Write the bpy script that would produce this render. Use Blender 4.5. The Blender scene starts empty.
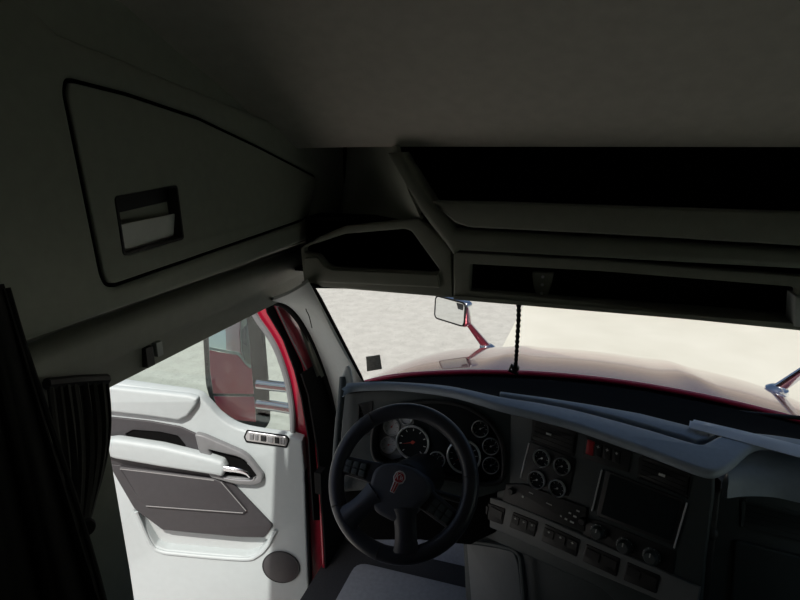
import bpy, bmesh, math, random
from mathutils import Vector as V, Matrix
random.seed(4)
S = bpy.context.scene
COL = S.collection
R = math.radians

# ------------------------------------------------------------------ camera
EYE = V((0, 0, 1.85)); FPX = 560.0; YAW = R(18); PITCH = R(15.5)
FH = V((-math.sin(YAW), math.cos(YAW), 0)); RT = V((math.cos(YAW), math.sin(YAW), 0)); UZ = V((0, 0, 1))
FW = FH * math.cos(PITCH) - UZ * math.sin(PITCH)
UP = FH * math.sin(PITCH) + UZ * math.cos(PITCH)
cam_d = bpy.data.cameras.new('camera'); cam = bpy.data.objects.new('camera', cam_d); COL.objects.link(cam)
cam_d.sensor_width = 36; cam_d.lens = FPX * 36 / 800; cam_d.clip_start = 0.02; cam_d.clip_end = 500
cam.matrix_world = Matrix(((RT.x, UP.x, -FW.x, EYE.x), (RT.y, UP.y, -FW.y, EYE.y), (RT.z, UP.z, -FW.z, EYE.z), (0, 0, 0, 1)))
S.camera = cam

def ray(x, y): return FW + RT * ((x - 400) / FPX) + UP * (-(y - 300) / FPX)
def hit(x, y, p, n):
    d = ray(x, y); n = V(n); return EYE + d * ((V(p) - EYE).dot(n) / d.dot(n))
def AX(x, y, v): return hit(x, y, (v, 0, 0), (1, 0, 0))
def AY(x, y, v): return hit(x, y, (0, v, 0), (0, 1, 0))
def AZ(x, y, v): return hit(x, y, (0, 0, v), (0, 0, 1))
def AD(x, y, d): return EYE + ray(x, y) * d

class Frame:                                   # a working plane: u right, v up, n towards the viewer
    def __init__(s, o, n, up=(0, 0, 1)):
        s.o = V(o); s.n = V(n).normalized(); up = V(up)
        s.v = (up - s.n * up.dot(s.n)).normalized(); s.u = s.v.cross(s.n)
    def at(s, u, v, w=0): return s.o + s.u * u + s.v * v + s.n * w
    def px(s, x, y, w=0):
        d = hit(x, y, s.o + s.n * w, s.n) - s.o; return (d.dot(s.u), d.dot(s.v))
    def pp(s, x, y, w=0): a = s.px(x, y, w); return s.at(a[0], a[1], w)

# ------------------------------------------------------------------ materials
def mat(name, col, rough=.6, metal=0, noise=.0, scale=60, bump=0.0, coat=0, spec=.5, emit=None, sheen=0, nscale2=None):
    m = bpy.data.materials.new(name); m.use_nodes = True; nt = m.node_tree; b = nt.nodes['Principled BSDF']
    b.inputs['Roughness'].default_value = rough; b.inputs['Metallic'].default_value = metal
    b.inputs['Specular IOR Level'].default_value = spec
    b.inputs['Coat Weight'].default_value = coat; b.inputs['Coat Roughness'].default_value = .04
    b.inputs['Sheen Weight'].default_value = sheen
    c = tuple(col) + (1,)
    tc = nt.nodes.new('ShaderNodeTexCoord'); nz = nt.nodes.new('ShaderNodeTexNoise')
    nz.inputs['Scale'].default_value = scale; nz.inputs['Detail'].default_value = 4
    nt.links.new(tc.outputs['Object'], nz.inputs['Vector'])
    rp = nt.nodes.new('ShaderNodeValToRGB')
    rp.color_ramp.elements[0].color = tuple(x * (1 - noise) for x in col) + (1,)
    rp.color_ramp.elements[1].color = tuple(min(1, x * (1 + noise)) for x in col) + (1,)
    rp.color_ramp.elements[0].position = .3; rp.color_ramp.elements[1].position = .7
    nt.links.new(nz.outputs['Fac'], rp.inputs['Fac']); nt.links.new(rp.outputs['Color'], b.inputs['Base Color'])
    if bump:
        n2 = nt.nodes.new('ShaderNodeTexNoise'); n2.inputs['Scale'].default_value = nscale2 or 700
        nt.links.new(tc.outputs['Object'], n2.inputs['Vector'])
        bp = nt.nodes.new('ShaderNodeBump'); bp.inputs['Strength'].default_value = bump; bp.inputs['Distance'].default_value = .001
        nt.links.new(n2.outputs['Fac'], bp.inputs['Height']); nt.links.new(bp.outputs['Normal'], b.inputs['Normal'])
    if emit:
        b.inputs['Emission Color'].default_value = tuple(emit[:3]) + (1,); b.inputs['Emission Strength'].default_value = emit[3]
    return m

def glass_mat(name, tint, ior=1.45):
    m = bpy.data.materials.new(name); m.use_nodes = True; nt = m.node_tree; nt.nodes.clear()
    o = nt.nodes.new('ShaderNodeOutputMaterial'); mx = nt.nodes.new('ShaderNodeMixShader')
    t = nt.nodes.new('ShaderNodeBsdfTransparent'); g = nt.nodes.new('ShaderNodeBsdfGlossy'); lw = nt.nodes.new('ShaderNodeLayerWeight'); lw.inputs[0].default_value = .5
    f = nt.nodes.new('ShaderNodeMath'); f.operation = 'POWER'; f.inputs[1].default_value = 5
    f2 = nt.nodes.new('ShaderNodeMath'); f2.operation = 'MULTIPLY_ADD'; f2.inputs[1].default_value = .93; f2.inputs[2].default_value = .07
    nt.links.new(lw.outputs['Facing'], f.inputs[0]); nt.links.new(f.outputs[0], f2.inputs[0]); f = f2
    t.inputs[0].default_value = tuple(tint) + (1,); g.inputs['Roughness'].default_value = .0
    nt.links.new(f.outputs[0], mx.inputs[0]); nt.links.new(t.outputs[0], mx.inputs[1]); nt.links.new(g.outputs[0], mx.inputs[2])
    nt.links.new(mx.outputs[0], o.inputs[0]); return m

M = dict(
    liner=mat('headliner_fabric', (.56, .53, .47), .95, noise=.05, scale=30, bump=.3),
    trim=mat('grey_olive_plastic', (.22, .23, .19), .6, noise=.04, scale=40, bump=.25),
    trimd=mat('dark_olive_plastic', (.17, .182, .145), .6, noise=.04, scale=40, bump=.25),
    pillar=mat('pillar_plastic', (.47, .50, .49), .6, noise=.03, scale=40, bump=.25),
    black=mat('black_plastic', (.012, .013, .014), .5, noise=.1, scale=50, bump=.2),
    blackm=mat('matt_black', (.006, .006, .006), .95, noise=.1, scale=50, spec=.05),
    rubber=mat('black_rubber', (.010, .010, .010), .85, noise=.1, scale=80, spec=.15),
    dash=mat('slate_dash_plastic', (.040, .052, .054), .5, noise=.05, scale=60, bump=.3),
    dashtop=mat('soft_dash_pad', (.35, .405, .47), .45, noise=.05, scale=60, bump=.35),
    deck=mat('defrost_deck_plastic', (.008, .009, .010), .95, noise=.08, scale=60, spec=.05),
    band=mat('grey_trim_band', (.16, .17, .175), .45, noise=.04, scale=50),
    leather=mat('wheel_leather', (.03, .033, .045), .36, noise=.1, scale=90, bump=.25, nscale2=400),
    hub=mat('wheel_hub_vinyl', (.06, .065, .085), .5, noise=.06, scale=90, bump=.25),
    seam=mat('leather_seam', (.06, .06, .06), .8),
    chrome=mat('chrome', (.78, .80, .84), .12, 1, noise=.02, scale=10),
    satin=mat('satin_metal', (.62, .63, .64), .33, 1, noise=.04, scale=20),
    bezel=mat('gauge_bezel', (.80, .81, .82), .3, .35, noise=.03, scale=20),
    dial=mat('black_dial', (.016, .018, .02), .9, spec=.08, noise=.1, scale=40),
    dialg=mat('pale_dial', (.50, .51, .52), .6, noise=.05, scale=40),
    plateg=mat('silver_faceplate', (.24, .25, .26), .45, .4, noise=.05, scale=30),
    mark=mat('white_print', (.62, .63, .62), .6),
    needle=mat('red_needle', (.45, .05, .03), .5),
    red=mat('red_paint', (.36, .004, .028), .35, .0, noise=.04, scale=25, coat=1.0),
    hood=mat('dark_red_metallic', (.34, .03, .045), .22, .6, noise=.04, scale=400, coat=1.0),
    redbtn=mat('red_button', (.42, .012, .02), .4, noise=.04),
    door=mat('pale_grey_vinyl', (.48, .53, .535), .5, noise=.02, scale=30, bump=.25),
    doord=mat('charcoal_vinyl', (.047, .045, .049), .5, noise=.06, scale=40, bump=.3),
    doorm=mat('mid_grey_bezel', (.19, .195, .20), .42, noise=.04, scale=40),
    stitch=mat('grey_stitching', (.26, .26, .26), .8),
    curtain=mat('black_curtain_cloth', (.026, .026, .024), .95, noise=.15, scale=90, bump=.4, sheen=.1),
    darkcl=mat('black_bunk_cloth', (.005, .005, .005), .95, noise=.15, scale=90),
    carpet=mat('grey_floor_mat', (.05, .052, .055), .9, noise=.15, scale=120, bump=.5),
    paper=mat('white_paper', (.88, .90, .93), .35, noise=.03, scale=30),
    screen=mat('dark_screen_glass', (.012, .016, .018), .22, noise=.03),
    sticker=mat('sticker_print', (.36, .37, .35), .6, noise=.35, scale=160),
    mirror=mat('mirror_silver', (.86, .88, .88), .015, 1),
    emred=mat('red_enamel', (.40, .03, .04), .35, noise=.04, coat=.5),
    latch=mat('pale_latch', (.88, .89, .85), .4, .0, noise=.04, scale=30),
    cab=mat('cabinet_plastic', (.33, .35, .29), .6, noise=.04, scale=40, bump=.25),
    railm=mat('rail_plastic', (.31, .32, .28), .6, noise=.04, scale=40, bump=.25),
    toe=mat('blue_grey_lining', (.34, .37, .44), .9, noise=.1, scale=60, bump=.4),
    silver=mat('emblem_silver', (.70, .70, .72), .35, .25, noise=.02, scale=30),
    lip=mat('red_paint_sky_sheen', (.60, .03, .085), .3, .0, noise=.03, scale=25, coat=1.0),  # body red lifted towards pink: sky reflection put into the rear lip's colour
    kit=mat('pocket_lining', (.50, .53, .53), .6, noise=.02, scale=30),
    glass=glass_mat('clear_windscreen', (.93, .95, .93)),
    glassd=glass_mat('tinted_door_glass', (.82, .88, .85)),
)

def ground_mat(name, c0, c1, c2, s1, s2):
    m = bpy.data.materials.new(name); m.use_nodes = True; nt = m.node_tree; b = nt.nodes['Principled BSDF']
    b.inputs['Roughness'].default_value = .95; b.inputs['Specular IOR Level'].default_value = .1
    tc = nt.nodes.new('ShaderNodeTexCoord')
    n1 = nt.nodes.new('ShaderNodeTexNoise'); n1.inputs['Scale'].default_value = s1; n1.inputs['Detail'].default_value = 6
    n2 = nt.nodes.new('ShaderNodeTexVoronoi'); n2.inputs['Scale'].default_value = s2
    r1 = nt.nodes.new('ShaderNodeValToRGB'); r1.color_ramp.elements[0].color = c0 + (1,); r1.color_ramp.elements[1].color = c1 + (1,)
    r1.color_ramp.elements[0].position = .35; r1.color_ramp.elements[1].position = .65
    r2 = nt.nodes.new('ShaderNodeValToRGB'); r2.color_ramp.elements[0].color = c2 + (1,); r2.color_ramp.elements[1].color = (1, 1, 1, 1)
    r2.color_ramp.elements[0].position = .04; r2.color_ramp.elements[1].position = .28
    mx = nt.nodes.new('ShaderNodeMix'); mx.data_type = 'RGBA'; mx.blend_type = 'MULTIPLY'; mx.inputs[0].default_value = .8
    for n in (n1, n2): nt.links.new(tc.outputs['Object'], n.inputs['Vector'])
    nt.links.new(n1.outputs['Fac'], r1.inputs[0]); nt.links.new(n2.outputs['Distance'], r2.inputs[0])
    nt.links.new(r1.outputs[0], mx.inputs[6]); nt.links.new(r2.outputs[0], mx.inputs[7]); nt.links.new(mx.outputs[2], b.inputs['Base Color'])
    return m

# ------------------------------------------------------------------ shapes: each returns (verts, faces)
def rp(pts, r, seg=5):
    """round the corners of a 2-D outline"""
    out = []; n = len(pts)
    for i in range(n):
        p = V(pts[i][:2] + (0,)) if len(pts[i]) >= 2 else None
        a = V((pts[i - 1][0], pts[i - 1][1], 0)); c = V((pts[(i + 1) % n][0], pts[(i + 1) % n][1], 0))
        ri = r[i] if isinstance(r, (list, tuple)) else r
        da = a - p; dc = c - p
        k = min(ri, da.length * .48, dc.length * .48)
        if k < 1e-5: out.append((p.x, p.y)); continue
        s = p + da.normalized() * k; e = p + dc.normalized() * k
        for j in range(seg + 1):
            t = j / seg; q = s * (1 - t) ** 2 + p * 2 * t * (1 - t) + e * t * t
            out.append((q.x, q.y))
    return out

def cat(pts, n=6, closed=False):
    """smooth curve through points of any dimension"""
    P = [V(p) if len(p) == 3 else V((p[0], p[1], 0)) for p in pts]; N = len(P); out = []
    rng = range(N) if closed else range(N - 1)
    for i in rng:
        p0 = P[i - 1] if (i > 0 or closed) else P[0] * 2 - P[1]
        p1 = P[i]; p2 = P[(i + 1) % N]
        p3 = P[(i + 2) % N] if (i + 2 < N or closed) else p2 * 2 - p1
        for j in range(n):
            t = j / n
            out.append(.5 * ((2 * p1) + (p2 - p0) * t + (2 * p0 - 5 * p1 + 4 * p2 - p3) * t * t + (3 * p1 - p0 - 3 * p2 + p3) * t ** 3))
    if not closed: out.append(P[-1])
    return out
def cat2(pts, n=6, closed=False): return [(p.x, p.y) for p in cat(pts, n, closed)]

def plate(F, out, holes=(), w0=-.01, w1=0., bev=0.0, px=True, r=0, hr=0, bres=2):
    """flat panel with holes lying in frame F between offsets w0 and w1; outlines in photo pixels (px) or frame units"""
    cv = bpy.data.curves.new('t', 'CURVE'); cv.dimensions = '2D'; cv.fill_mode = 'BOTH'
    th = w1 - w0; bev = min(bev, th / 2 - 1e-4)
    cv.extrude = th / 2 - bev
    if bev > 0: cv.bevel_depth = bev; cv.bevel_resolution = bres; cv.offset = -bev
    for k, (o, rr) in enumerate([(out, r)] + [(h, hr) for h in holes]):
        units = not px or max(max(abs(a[0]), abs(a[1])) for a in o) < 5      # already in frame units
        q = [tuple(a) for a in o] if units else [F.px(a[0], a[1], w1) for a in o]
        if (not isinstance(rr, (int, float))) or rr > 0: q = rp(q, rr)
        sp = cv.splines.new('POLY'); sp.points.add(len(q) - 1)
        for i, a in enumerate(q): sp.points[i].co = (a[0], a[1], 0, 1)
        sp.use_cyclic_u = True
    ob_ = bpy.data.objects.new('t', cv); me = bpy.data.meshes.new_from_object(ob_)
    vs = [F.at(v.co.x, v.co.y, v.co.z + (w0 + w1) / 2) for v in me.vertices]; fs = [tuple(p.vertices) for p in me.polygons]
    bpy.data.objects.remove(ob_); bpy.data.curves.remove(cv); bpy.data.meshes.remove(me)
    return vs, fs

def tube(pts, r, seg=10, closed=False, flat=1.0, flatdir=None):
    P = [V(p) for p in pts]; n = len(P); vs = []; fs = []
    rr = r if isinstance(r, (list, tuple)) else [r] * n
    prev = None
    for i in range(n):
        t = (P[(i + 1) % n] - P[i - 1]) if closed or 0 < i < n - 1 else (P[1] - P[0] if i == 0 else P[-1] - P[-2])
        t.normalize()
        a = prev if prev is not None else (V(flatdir) if flatdir else (UZ if abs(t.z) < .9 else V((1, 0, 0))))
        a = (a - t * a.dot(t)).normalized(); prev = a; b = t.cross(a)
        for j in range(seg):
            q = 2 * math.pi * j / seg
            vs.append(P[i] + a * (math.cos(q) * rr[i] * flat) + b * (math.sin(q) * rr[i]))
    m = n if closed else n - 1
    for i in range(m):
        for j in range(seg):
            i2 = (i + 1) % n
            fs.append((i * seg + j, i * seg + (j + 1) % seg, i2 * seg + (j + 1) % seg, i2 * seg + j))
    if not closed:
        fs.append(tuple(range(seg))[::-1]); fs.append(tuple(range((n - 1) * seg, n * seg)))
    return vs, fs

def lathe(F, u, v, prof, seg=28, w=0, caps=True):
    """turned shape about the normal of F at (u, v); prof = (radius, height)"""
    vs = []; fs = []; n = len(prof)
    for (r, h) in prof:
        for j in range(seg):
            q = 2 * math.pi * j / seg; vs.append(F.at(u + r * math.cos(q), v + r * math.sin(q), w + h))
    for i in range(n - 1):
        for j in range(seg):
            fs.append((i * seg + j, i * seg + (j + 1) % seg, (i + 1) * seg + (j + 1) % seg, (i + 1) * seg + j))
    if caps and prof[0][0] > 1e-6: fs.append(tuple(range(seg))[::-1])
    if caps and prof[-1][0] > 1e-6: fs.append(tuple(range((n - 1) * seg, n * seg)))
    return vs, fs

def boxf(F, u0, u1, v0, v1, w0, w1):
    c = [(u0, v0), (u1, v0), (u1, v1), (u0, v1)]
    vs = [F.at(a, b, w0) for a, b in c] + [F.at(a, b, w1) for a, b in c]
    return vs, [(3, 2, 1, 0), (4, 5, 6, 7), (0, 1, 5, 4), (1, 2, 6, 5), (2, 3, 7, 6), (3, 0, 4, 7)]
def box(x0, x1, y0, y1, z0, z1):
    c = [(x0, y0), (x1, y0), (x1, y1), (x0, y1)]
    return [V((a, b, z0)) for a, b in c] + [V((a, b, z1)) for a, b in c], [(3, 2, 1, 0), (4, 5, 6, 7), (0, 1, 5, 4), (1, 2, 6, 5), (2, 3, 7, 6), (3, 0, 4, 7)]

def loft(rows, th=0.0):
    """sheet through rows of points, thickened by th against its normal"""
    nr = len(rows); nc = len(rows[0]); vs = [V(p) for r_ in rows for p in r_]; fs = []
    for i in range(nr - 1):
        for j in range(nc - 1): fs.append((i * nc + j, i * nc + j + 1, (i + 1) * nc + j + 1, (i + 1) * nc + j))
    if th:
        nrm = [V((0, 0, 0)) for _ in vs]
        for f in fs:
            n = (vs[f[2]] - vs[f[0]]).cross(vs[f[3]] - vs[f[1]])
            for i in f: nrm[i] += n
        N = len(vs); vs = vs + [vs[i] - nrm[i].normalized() * th for i in range(N)]
        fs = fs + [tuple(i + N for i in f[::-1]) for f in fs]
        bd = [i for i in range(nc)] + [i * nc + nc - 1 for i in range(1, nr)] + [(nr - 1) * nc + j for j in range(nc - 2, -1, -1)] + [i * nc for i in range(nr - 2, 0, -1)]
        for k in range(len(bd)):
            a, b = bd[k], bd[(k + 1) % len(bd)]; fs.append((b, a, a + N, b + N))
    return vs, fs

def extr(prof, axis, a0, a1):
    """closed 2-D profile swept straight along an axis ('x': prof=(y,z); 'y': prof=(x,z))"""
    n = len(prof)
    f = (lambda p, a: V((a, p[0], p[1]))) if axis == 'x' else (lambda p, a: V((p[0], a, p[1])))
    vs = [f(p, a0) for p in prof] + [f(p, a1) for p in prof]
    fs = [(i, (i + 1) % n, (i + 1) % n + n, i + n) for i in range(n)] + [tuple(range(n))[::-1], tuple(range(n, 2 * n))]
    return vs, fs

# ------------------------------------------------------------------ objects
ORI = {}
def ob(name, shapes, m, parent=None, ang=38, smooth=True):
    if isinstance(shapes, tuple): shapes = [shapes]
    vs = []; fs = []
    for a, b in shapes:
        k = len(vs); vs += a; fs += [tuple(i + k for i in f) for f in b]
    if parent is not None: o0 = ORI[parent.name]
    else:
        xs = [v.x for v in vs]; ys = [v.y for v in vs]; zs = [v.z for v in vs]
        o0 = V(((min(xs) + max(xs)) / 2, (min(ys) + max(ys)) / 2, min(zs)))
    me = bpy.data.meshes.new(name); me.from_pydata([v - o0 for v in vs], [], fs)
    bm = bmesh.new(); bm.from_mesh(me); bmesh.ops.remove_doubles(bm, verts=bm.verts, dist=1e-5)
    bmesh.ops.recalc_face_normals(bm, faces=bm.faces)
    for f in bm.faces: f.smooth = smooth
    for e in bm.edges:
        if len(e.link_faces) == 2 and e.calc_face_angle(0) > R(ang): e.smooth = False
    bm.to_mesh(me); bm.free()
    me.materials.append(M[m] if isinstance(m, str) else m)
    o = bpy.data.objects.new(name, me); COL.objects.link(o)
    if parent is None: o.location = o0
    else: o.parent = parent
    ORI[o.name] = o0
    return o
def lab(o, label, cat_, group=None):
    o['label'] = label; o['category'] = cat_
    if group: o['group'] = group
    return o
def thing(name, loc, label, cat_, group=None):
    o = bpy.data.objects.new(name, None); COL.objects.link(o); o.location = loc; o.empty_display_size = .1
    ORI[o.name] = V(loc); return lab(o, label, cat_, group)
def struct(o): o['kind'] = 'structure'; return o
def plab(o, t): o['label'] = t; return o

FZ = lambda z: Frame((0, 0, z), (0, 0, 1), (0, 1, 0))
GZ = -1.1                                                    # the yard lies 1.1 m under the cab floor
XC = .12                                                     # the truck's centre line

# ================================================================== outside: ground
gp = ground_mat('rough_concrete', (.54, .52, .48), (.62, .60, .555), (.58, .57, .56), 5, 20)
gq = ground_mat('smooth_concrete', (.70, .67, .58), (.78, .75, .66), (.96, .95, .93), .7, 14)
ob_g = struct(ob('ground', box(-40, 40, -30, 70, GZ - .2, GZ), gp))
a = AZ(527, 300, GZ); b = AZ(500, 352, GZ)
dirv = (a - b).normalized()
q0 = b - dirv * 4; q1 = a + dirv * 30
pad = [(q0.x, q0.y), (q0.x + 30, q0.y), (q1.x + 30, q1.y), (q1.x, q1.y)]
struct(ob('ground_slab', plate(FZ(GZ), pad, w0=-.02, w1=.012, px=False), gq))

# ================================================================== hood and cowl
def hood_z(x, y):
    d = y - 2.4; w = 1.06 - .10 * d - .03 * d * d; s = (x - XC) / w
    z = .872 - .10 * d - .13 * d * d - .105 * s * s - .5 * max(0, abs(s) - .80) ** 2 * (1 + .6 * d)
    z += .012 * math.exp(-((abs(s) - .42) / .07) ** 2) * min(1, d / .3)          # two raised creases
    return z
def hood_pt(s, y):
    d = y - 2.4; w = 1.06 - .10 * d - .03 * d * d
    yy = y - .10 * s * s * (1 - min(1, d / 1.0))             # rear edge sweeps round the windscreen
    return V((XC + s * w, yy, hood_z(XC + s * w, y)))
rows = []
for i in range(30):
    y = 2.4 + 1.75 * i / 29
    r_ = [hood_pt(-1.0 + 2 * j / 48, y) for j in range(49)]
    lo = V((r_[0].x - .03, r_[0].y, r_[0].z - .45)); hi = V((r_[-1].x + .03, r_[-1].y, r_[-1].z - .45))
    rows.append([lo, lo.lerp(r_[0], .8) + V((-.012, 0, 0))] + r_ + [hi.lerp(r_[-1], .8) + V((.012, 0, 0)), hi])
hd = thing('truck_hood', (XC, 3.2, .3), 'long glossy dark red truck hood seen through the windshield', 'hood')
ob('hood_panel', loft(rows, .012), 'hood', hd, ang=60)
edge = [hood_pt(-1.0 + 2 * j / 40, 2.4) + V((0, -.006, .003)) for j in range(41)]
plab(ob('rear_lip', tube(edge, .012, 10), 'lip', hd), 'red rear edge of the hood, sky sheen put into its colour')
# cowl between windscreen and hood
def wind(a_, b_):                                            # windscreen surface, a across -1..1, b up 0..1
    x = .10 + a_ * .86
    y = (2.08 - .20 * a_ * a_) * (1 - b_) + (1.62 - .14 * a_ * a_) * b_
    return V((x, y, .95 + .49 * b_ + .02 * (1 - a_ * a_) * (1 - b_)))
rows = []
for k in range(6):
    t = k / 5
    rows.append([wind(-1 + 2 * j / 24, 0).lerp(hood_pt(-.97 + 1.94 * j / 24, 2.43) + V((0, 0, -.016)), t) + V((0, 0.01, -.02 * (1 - t) - .05 * math.sin(math.pi * t))) for j in range(25)])
cw = thing('cowl_panel', (XC, 2.2, .8), 'black plastic cowl between the windshield base and the red hood', 'cowl')
ob('cowl_cover', loft(rows, .01), 'deck', cw)
for nm, x0, x1 in (('wiper_arm', -.45, .05), ('wiper_arm', .25, .80)):
    pts = [V((x0 + (x1 - x0) * t, 2.17 - .05 * abs(x0 + (x1 - x0) * t - .1) + .0 * t, .905 - .02 * math.cos(3 * t))) for t in (0, .3, .6, 1)]
    ob(nm, tube(cat(pts, 4), .008, 8), 'black', cw)

# ================================================================== windscreen
ws = struct(ob('window_1', loft([[wind(-1 + 2 * j / 24, i / 8) for j in range(25)] for i in range(9)]), 'glass'))
seal = [wind(-1, i / 10) for i in range(11)] + [wind(-1 + 2 * j / 20, 1) for j in range(1, 21)] + [wind(1, 1 - i / 10) for i in range(1, 11)] + [wind(1 - 2 * j / 20, 0) for j in range(1, 20)]
ob('windshield_gasket', tube(seal, .009, 8, closed=True), 'rubber', ws)
# sticker on the glass, low on the driver's side
p0 = hit(373, 363, wind(-.93, .1), (0, -.76, .65)); 
nw = (wind(-.85, .3) - wind(-.95, .1)).cross(wind(-.95, .3) - wind(-.85, .1)).normalized()
if nw.y > 0: nw = -nw
bst = min(((wind(a_ / 100, b_ / 100) - EYE).normalized().cross(ray(373.5, 363.5).normalized()).length, a_, b_) for a_ in range(-100, -60) for b_ in range(0, 40))
wc = wind(bst[1] / 100, bst[2] / 100)
FS = Frame(wc + nw * .003, nw)
st = ob('windshield_sticker', plate(FS, [(366, 357), (380, 355), (382, 369), (367, 371.5)], w0=0, w1=.0015, r=.003), 'sticker')
lab(st, 'small square dark printed sticker low in the driver corner of the windshield', 'sticker')
# cord hanging down the middle of the glass
cpt = []
for (x, y) in ((520, 298), (519.5, 315), (518.5, 335), (517, 352), (516, 366)):
    bb = min(((wind(a_ / 200, b_ / 100) - EYE).normalized().cross(ray(x, y).normalized()).length, a_, b_) for a_ in range(-80, 0) for b_ in range(-4, 104))
    cpt.append(wind(bb[1] / 200, bb[2] / 100) + V((0, -.02, 0)))
cd = thing('hanging_cord', cpt[-1], 'black braided cord hanging straight down the windshield from the overhead console', 'cord')
cc = cat(cpt, 12)
ob('cable', tube(cc, [.0065 + .0016 * math.sin(i * 1.9) for i in range(len(cc))], 8), 'rubber', cd)
FCd = Frame(cpt[-1], (0, -1, 0))
ob('clip', [lathe(FCd, 0, 0, [(0, .012), (.012, .010), (.015, .0), (.012, -.010), (0, -.012)], 14), tube([cpt[-1] + V((-.012, 0, .012)), cpt[-1] + V((-.022, 0, -.012)), cpt[-1] + V((.012, 0, -.022))], .006, 8)], 'black', cd)

# ================================================================== hood mirrors
def hood_mirror(label, base, head, yawm, wd, ht):
    t = thing('hood_mirror', base, label, 'mirror', 'chrome mirrors on the hood')
    n = V((math.sin(yawm), -math.cos(yawm), .05)); F = Frame(head, n)
    o = [(-wd / 2, -ht / 2), (wd / 2, -ht / 2), (wd / 2, ht / 2), (-wd / 2, ht / 2)]
    h = ob('mirror_housing', plate(F, o, w0=-.05, w1=.012, bev=.014, px=False, r=.035), 'chrome', t)
    k = .86
    g = ob('mirror_glass', plate(F, [(a_ * k, b_ * k) for a_, b_ in o], w0=.010, w1=.0145, px=False, r=.028), 'mirror', t)
    rim = rp([(a_ * .9, b_ * .9) for a_, b_ in o], .03)
    ob('glass_rim', tube([F.at(a_, b_, .012) for a_, b_ in rim], .006, 8, closed=True), 'rubber', t)
    ob('dark_patch', plate(F, [(wd * .25, ht * .17), (wd * .40, ht * .17), (wd * .40, ht * .40), (wd * .19, ht * .40)], w0=.0145, w1=.0155, px=False, r=.006), 'black', t)  # black patch in an upper corner of the mirror glass
    s0 = F.at(wd * .36, -ht * .28, -.03); s1 = base
    mid = s0.lerp(s1, .5)
    ob('strut', tube(cat([s0, mid, s1], 5), [.018 + .012 * i / 10 for i in range(11)], 12, flat=.55, flatdir=(0, 1, 0)), 'chrome', t)
    ob('strut_foot', lathe(Frame(base, (0, -.1, 1), (0, 1, 0)), 0, 0, [(.055, -.03), (.05, .008), (.03, .022), (0, .026)], 20), 'chrome', t)
    return t
def on_hood(x, y, y0=2.5, y1=4.1):
    best = None
    for i in range(400):
        yy = y0 + (y1 - y0) * i / 399; p = AY(x, y, yy); e = abs(p.z - hood_z(p.x, yy))
        if best is None or e < best[0]: best = (e, p)
    return best[1]
bL = AY(487, 351, 3.45); bL.z = hood_z(bL.x, bL.y)
hL = AY(451, 310.5, 3.36)
hood_mirror('whole chrome hood mirror with rectangular glass on the driver side of the red hood', bL, hL, -R(30), .285, .165)
bR = AY(776, 393, 3.0); bR.z = hood_z(bR.x, bR.y)
hood_mirror('chrome hood mirror cut off by the right edge, only its strut showing', bR, bR + (hL - bL) * .95 + V((.36, 0, .06)), R(24), .208, .158)

# ================================================================== the cab shell
XL = -.95; XR = 1.17
FL = Frame((XL, 0, 0), (1, 0, 0))                            # u = Y, v = Z
ap_front = [(262, 300), (280, 303), (292, 311), (303, 325), (315, 348), (329, 385), (339, 425), (346, 470), (351, 520), (356, 580), (360, 640)]
apf = cat2([FL.px(x, y) for x, y in ap_front], 4)
hole = [(.83, 1.36)] + [p for p in apf if p[0] > .9] + [(apf[-1][0] + .02, -.08), (.85, -.08)]
wl = struct(ob('wall_left', [plate(FL, [(-1.3, -.3), (2.15, -.3), (2.15, .93), (1.90, .95), (1.67, 1.42), (1.92, 1.46), (1.92, 2.0), (-1.3, 2.0)], [hole], w0=-.02, w1=0, bev=.008, px=False)], 'trim'))
# weather strip round the door opening
strip = [FL.at(a_, b_, -.004) for a_, b_ in hole[:-2]]
ob('weatherstrip', tube(strip, .012, 8), 'rubber', wl)
# red outer body post and black hinge cover behind it
FB = Frame((-.982, 0, 0), (1, 0, 0))
post = [(276, 306), (294, 308), (309, 328), (323, 360), (335, 386), (343, 425), (348, 470), (353, 520), (358, 600), (362, 680), (330, 680), (326, 600), (322, 520), (317, 440), (310, 385), (303, 362), (290, 335)]
jm = struct(ob('trim_7', plate(FB, post, w0=-.012, w1=.0, bev=.004), 'red'))
ob('post_seal', plate(Frame((-1.0, 0, 0), (1, 0, 0)), [(266, 304), (280, 304), (293, 333), (306, 360), (313, 383), (320, 440), (326, 520), (314, 520), (309, 440), (302, 398), (295, 370), (284, 340), (268, 313)], w0=-.006, w1=0), 'rubber', jm)
ob('post_gutter', tube(cat([FB.pp(x, y, .004) for x, y in ((277, 308), (289, 334), (301, 358), (309, 378), (316, 430))], 5), .003, 8), 'doorm', jm)
ob('hinge_cover', plate(Frame((-.978, 0, 0), (1, 0, 0)), [(302, 374), (322, 361), (333, 384), (341, 425), (345, 470), (352, 540), (356, 640), (329, 640), (325, 540), (318, 450), (309, 395)], w0=-.003, w1=.006, bev=.002), 'rubber', jm)
ob('door_hinge', [boxf(Frame(FB.pp(322, 480, .03), (1, 0, 0)), -.03, .02, -.05, .05, -.02, .01)], 'rubber', jm)

body = [(-1.34, -.95), (.835, -.95), (.835, 2.05), (-1.34, 2.05)]
struct(ob('trim_8', [plate(Frame((-.985, 0, 0), (1, 0, 0)), body, w0=-.03, w1=0, px=False), plate(Frame((-.985, 0, 0), (1, 0, 0)), [(.835, -.95), (2.3, -.95), (2.3, -.31), (.835, -.31)], w0=-.03, w1=0, px=False)], 'red'))
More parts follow.
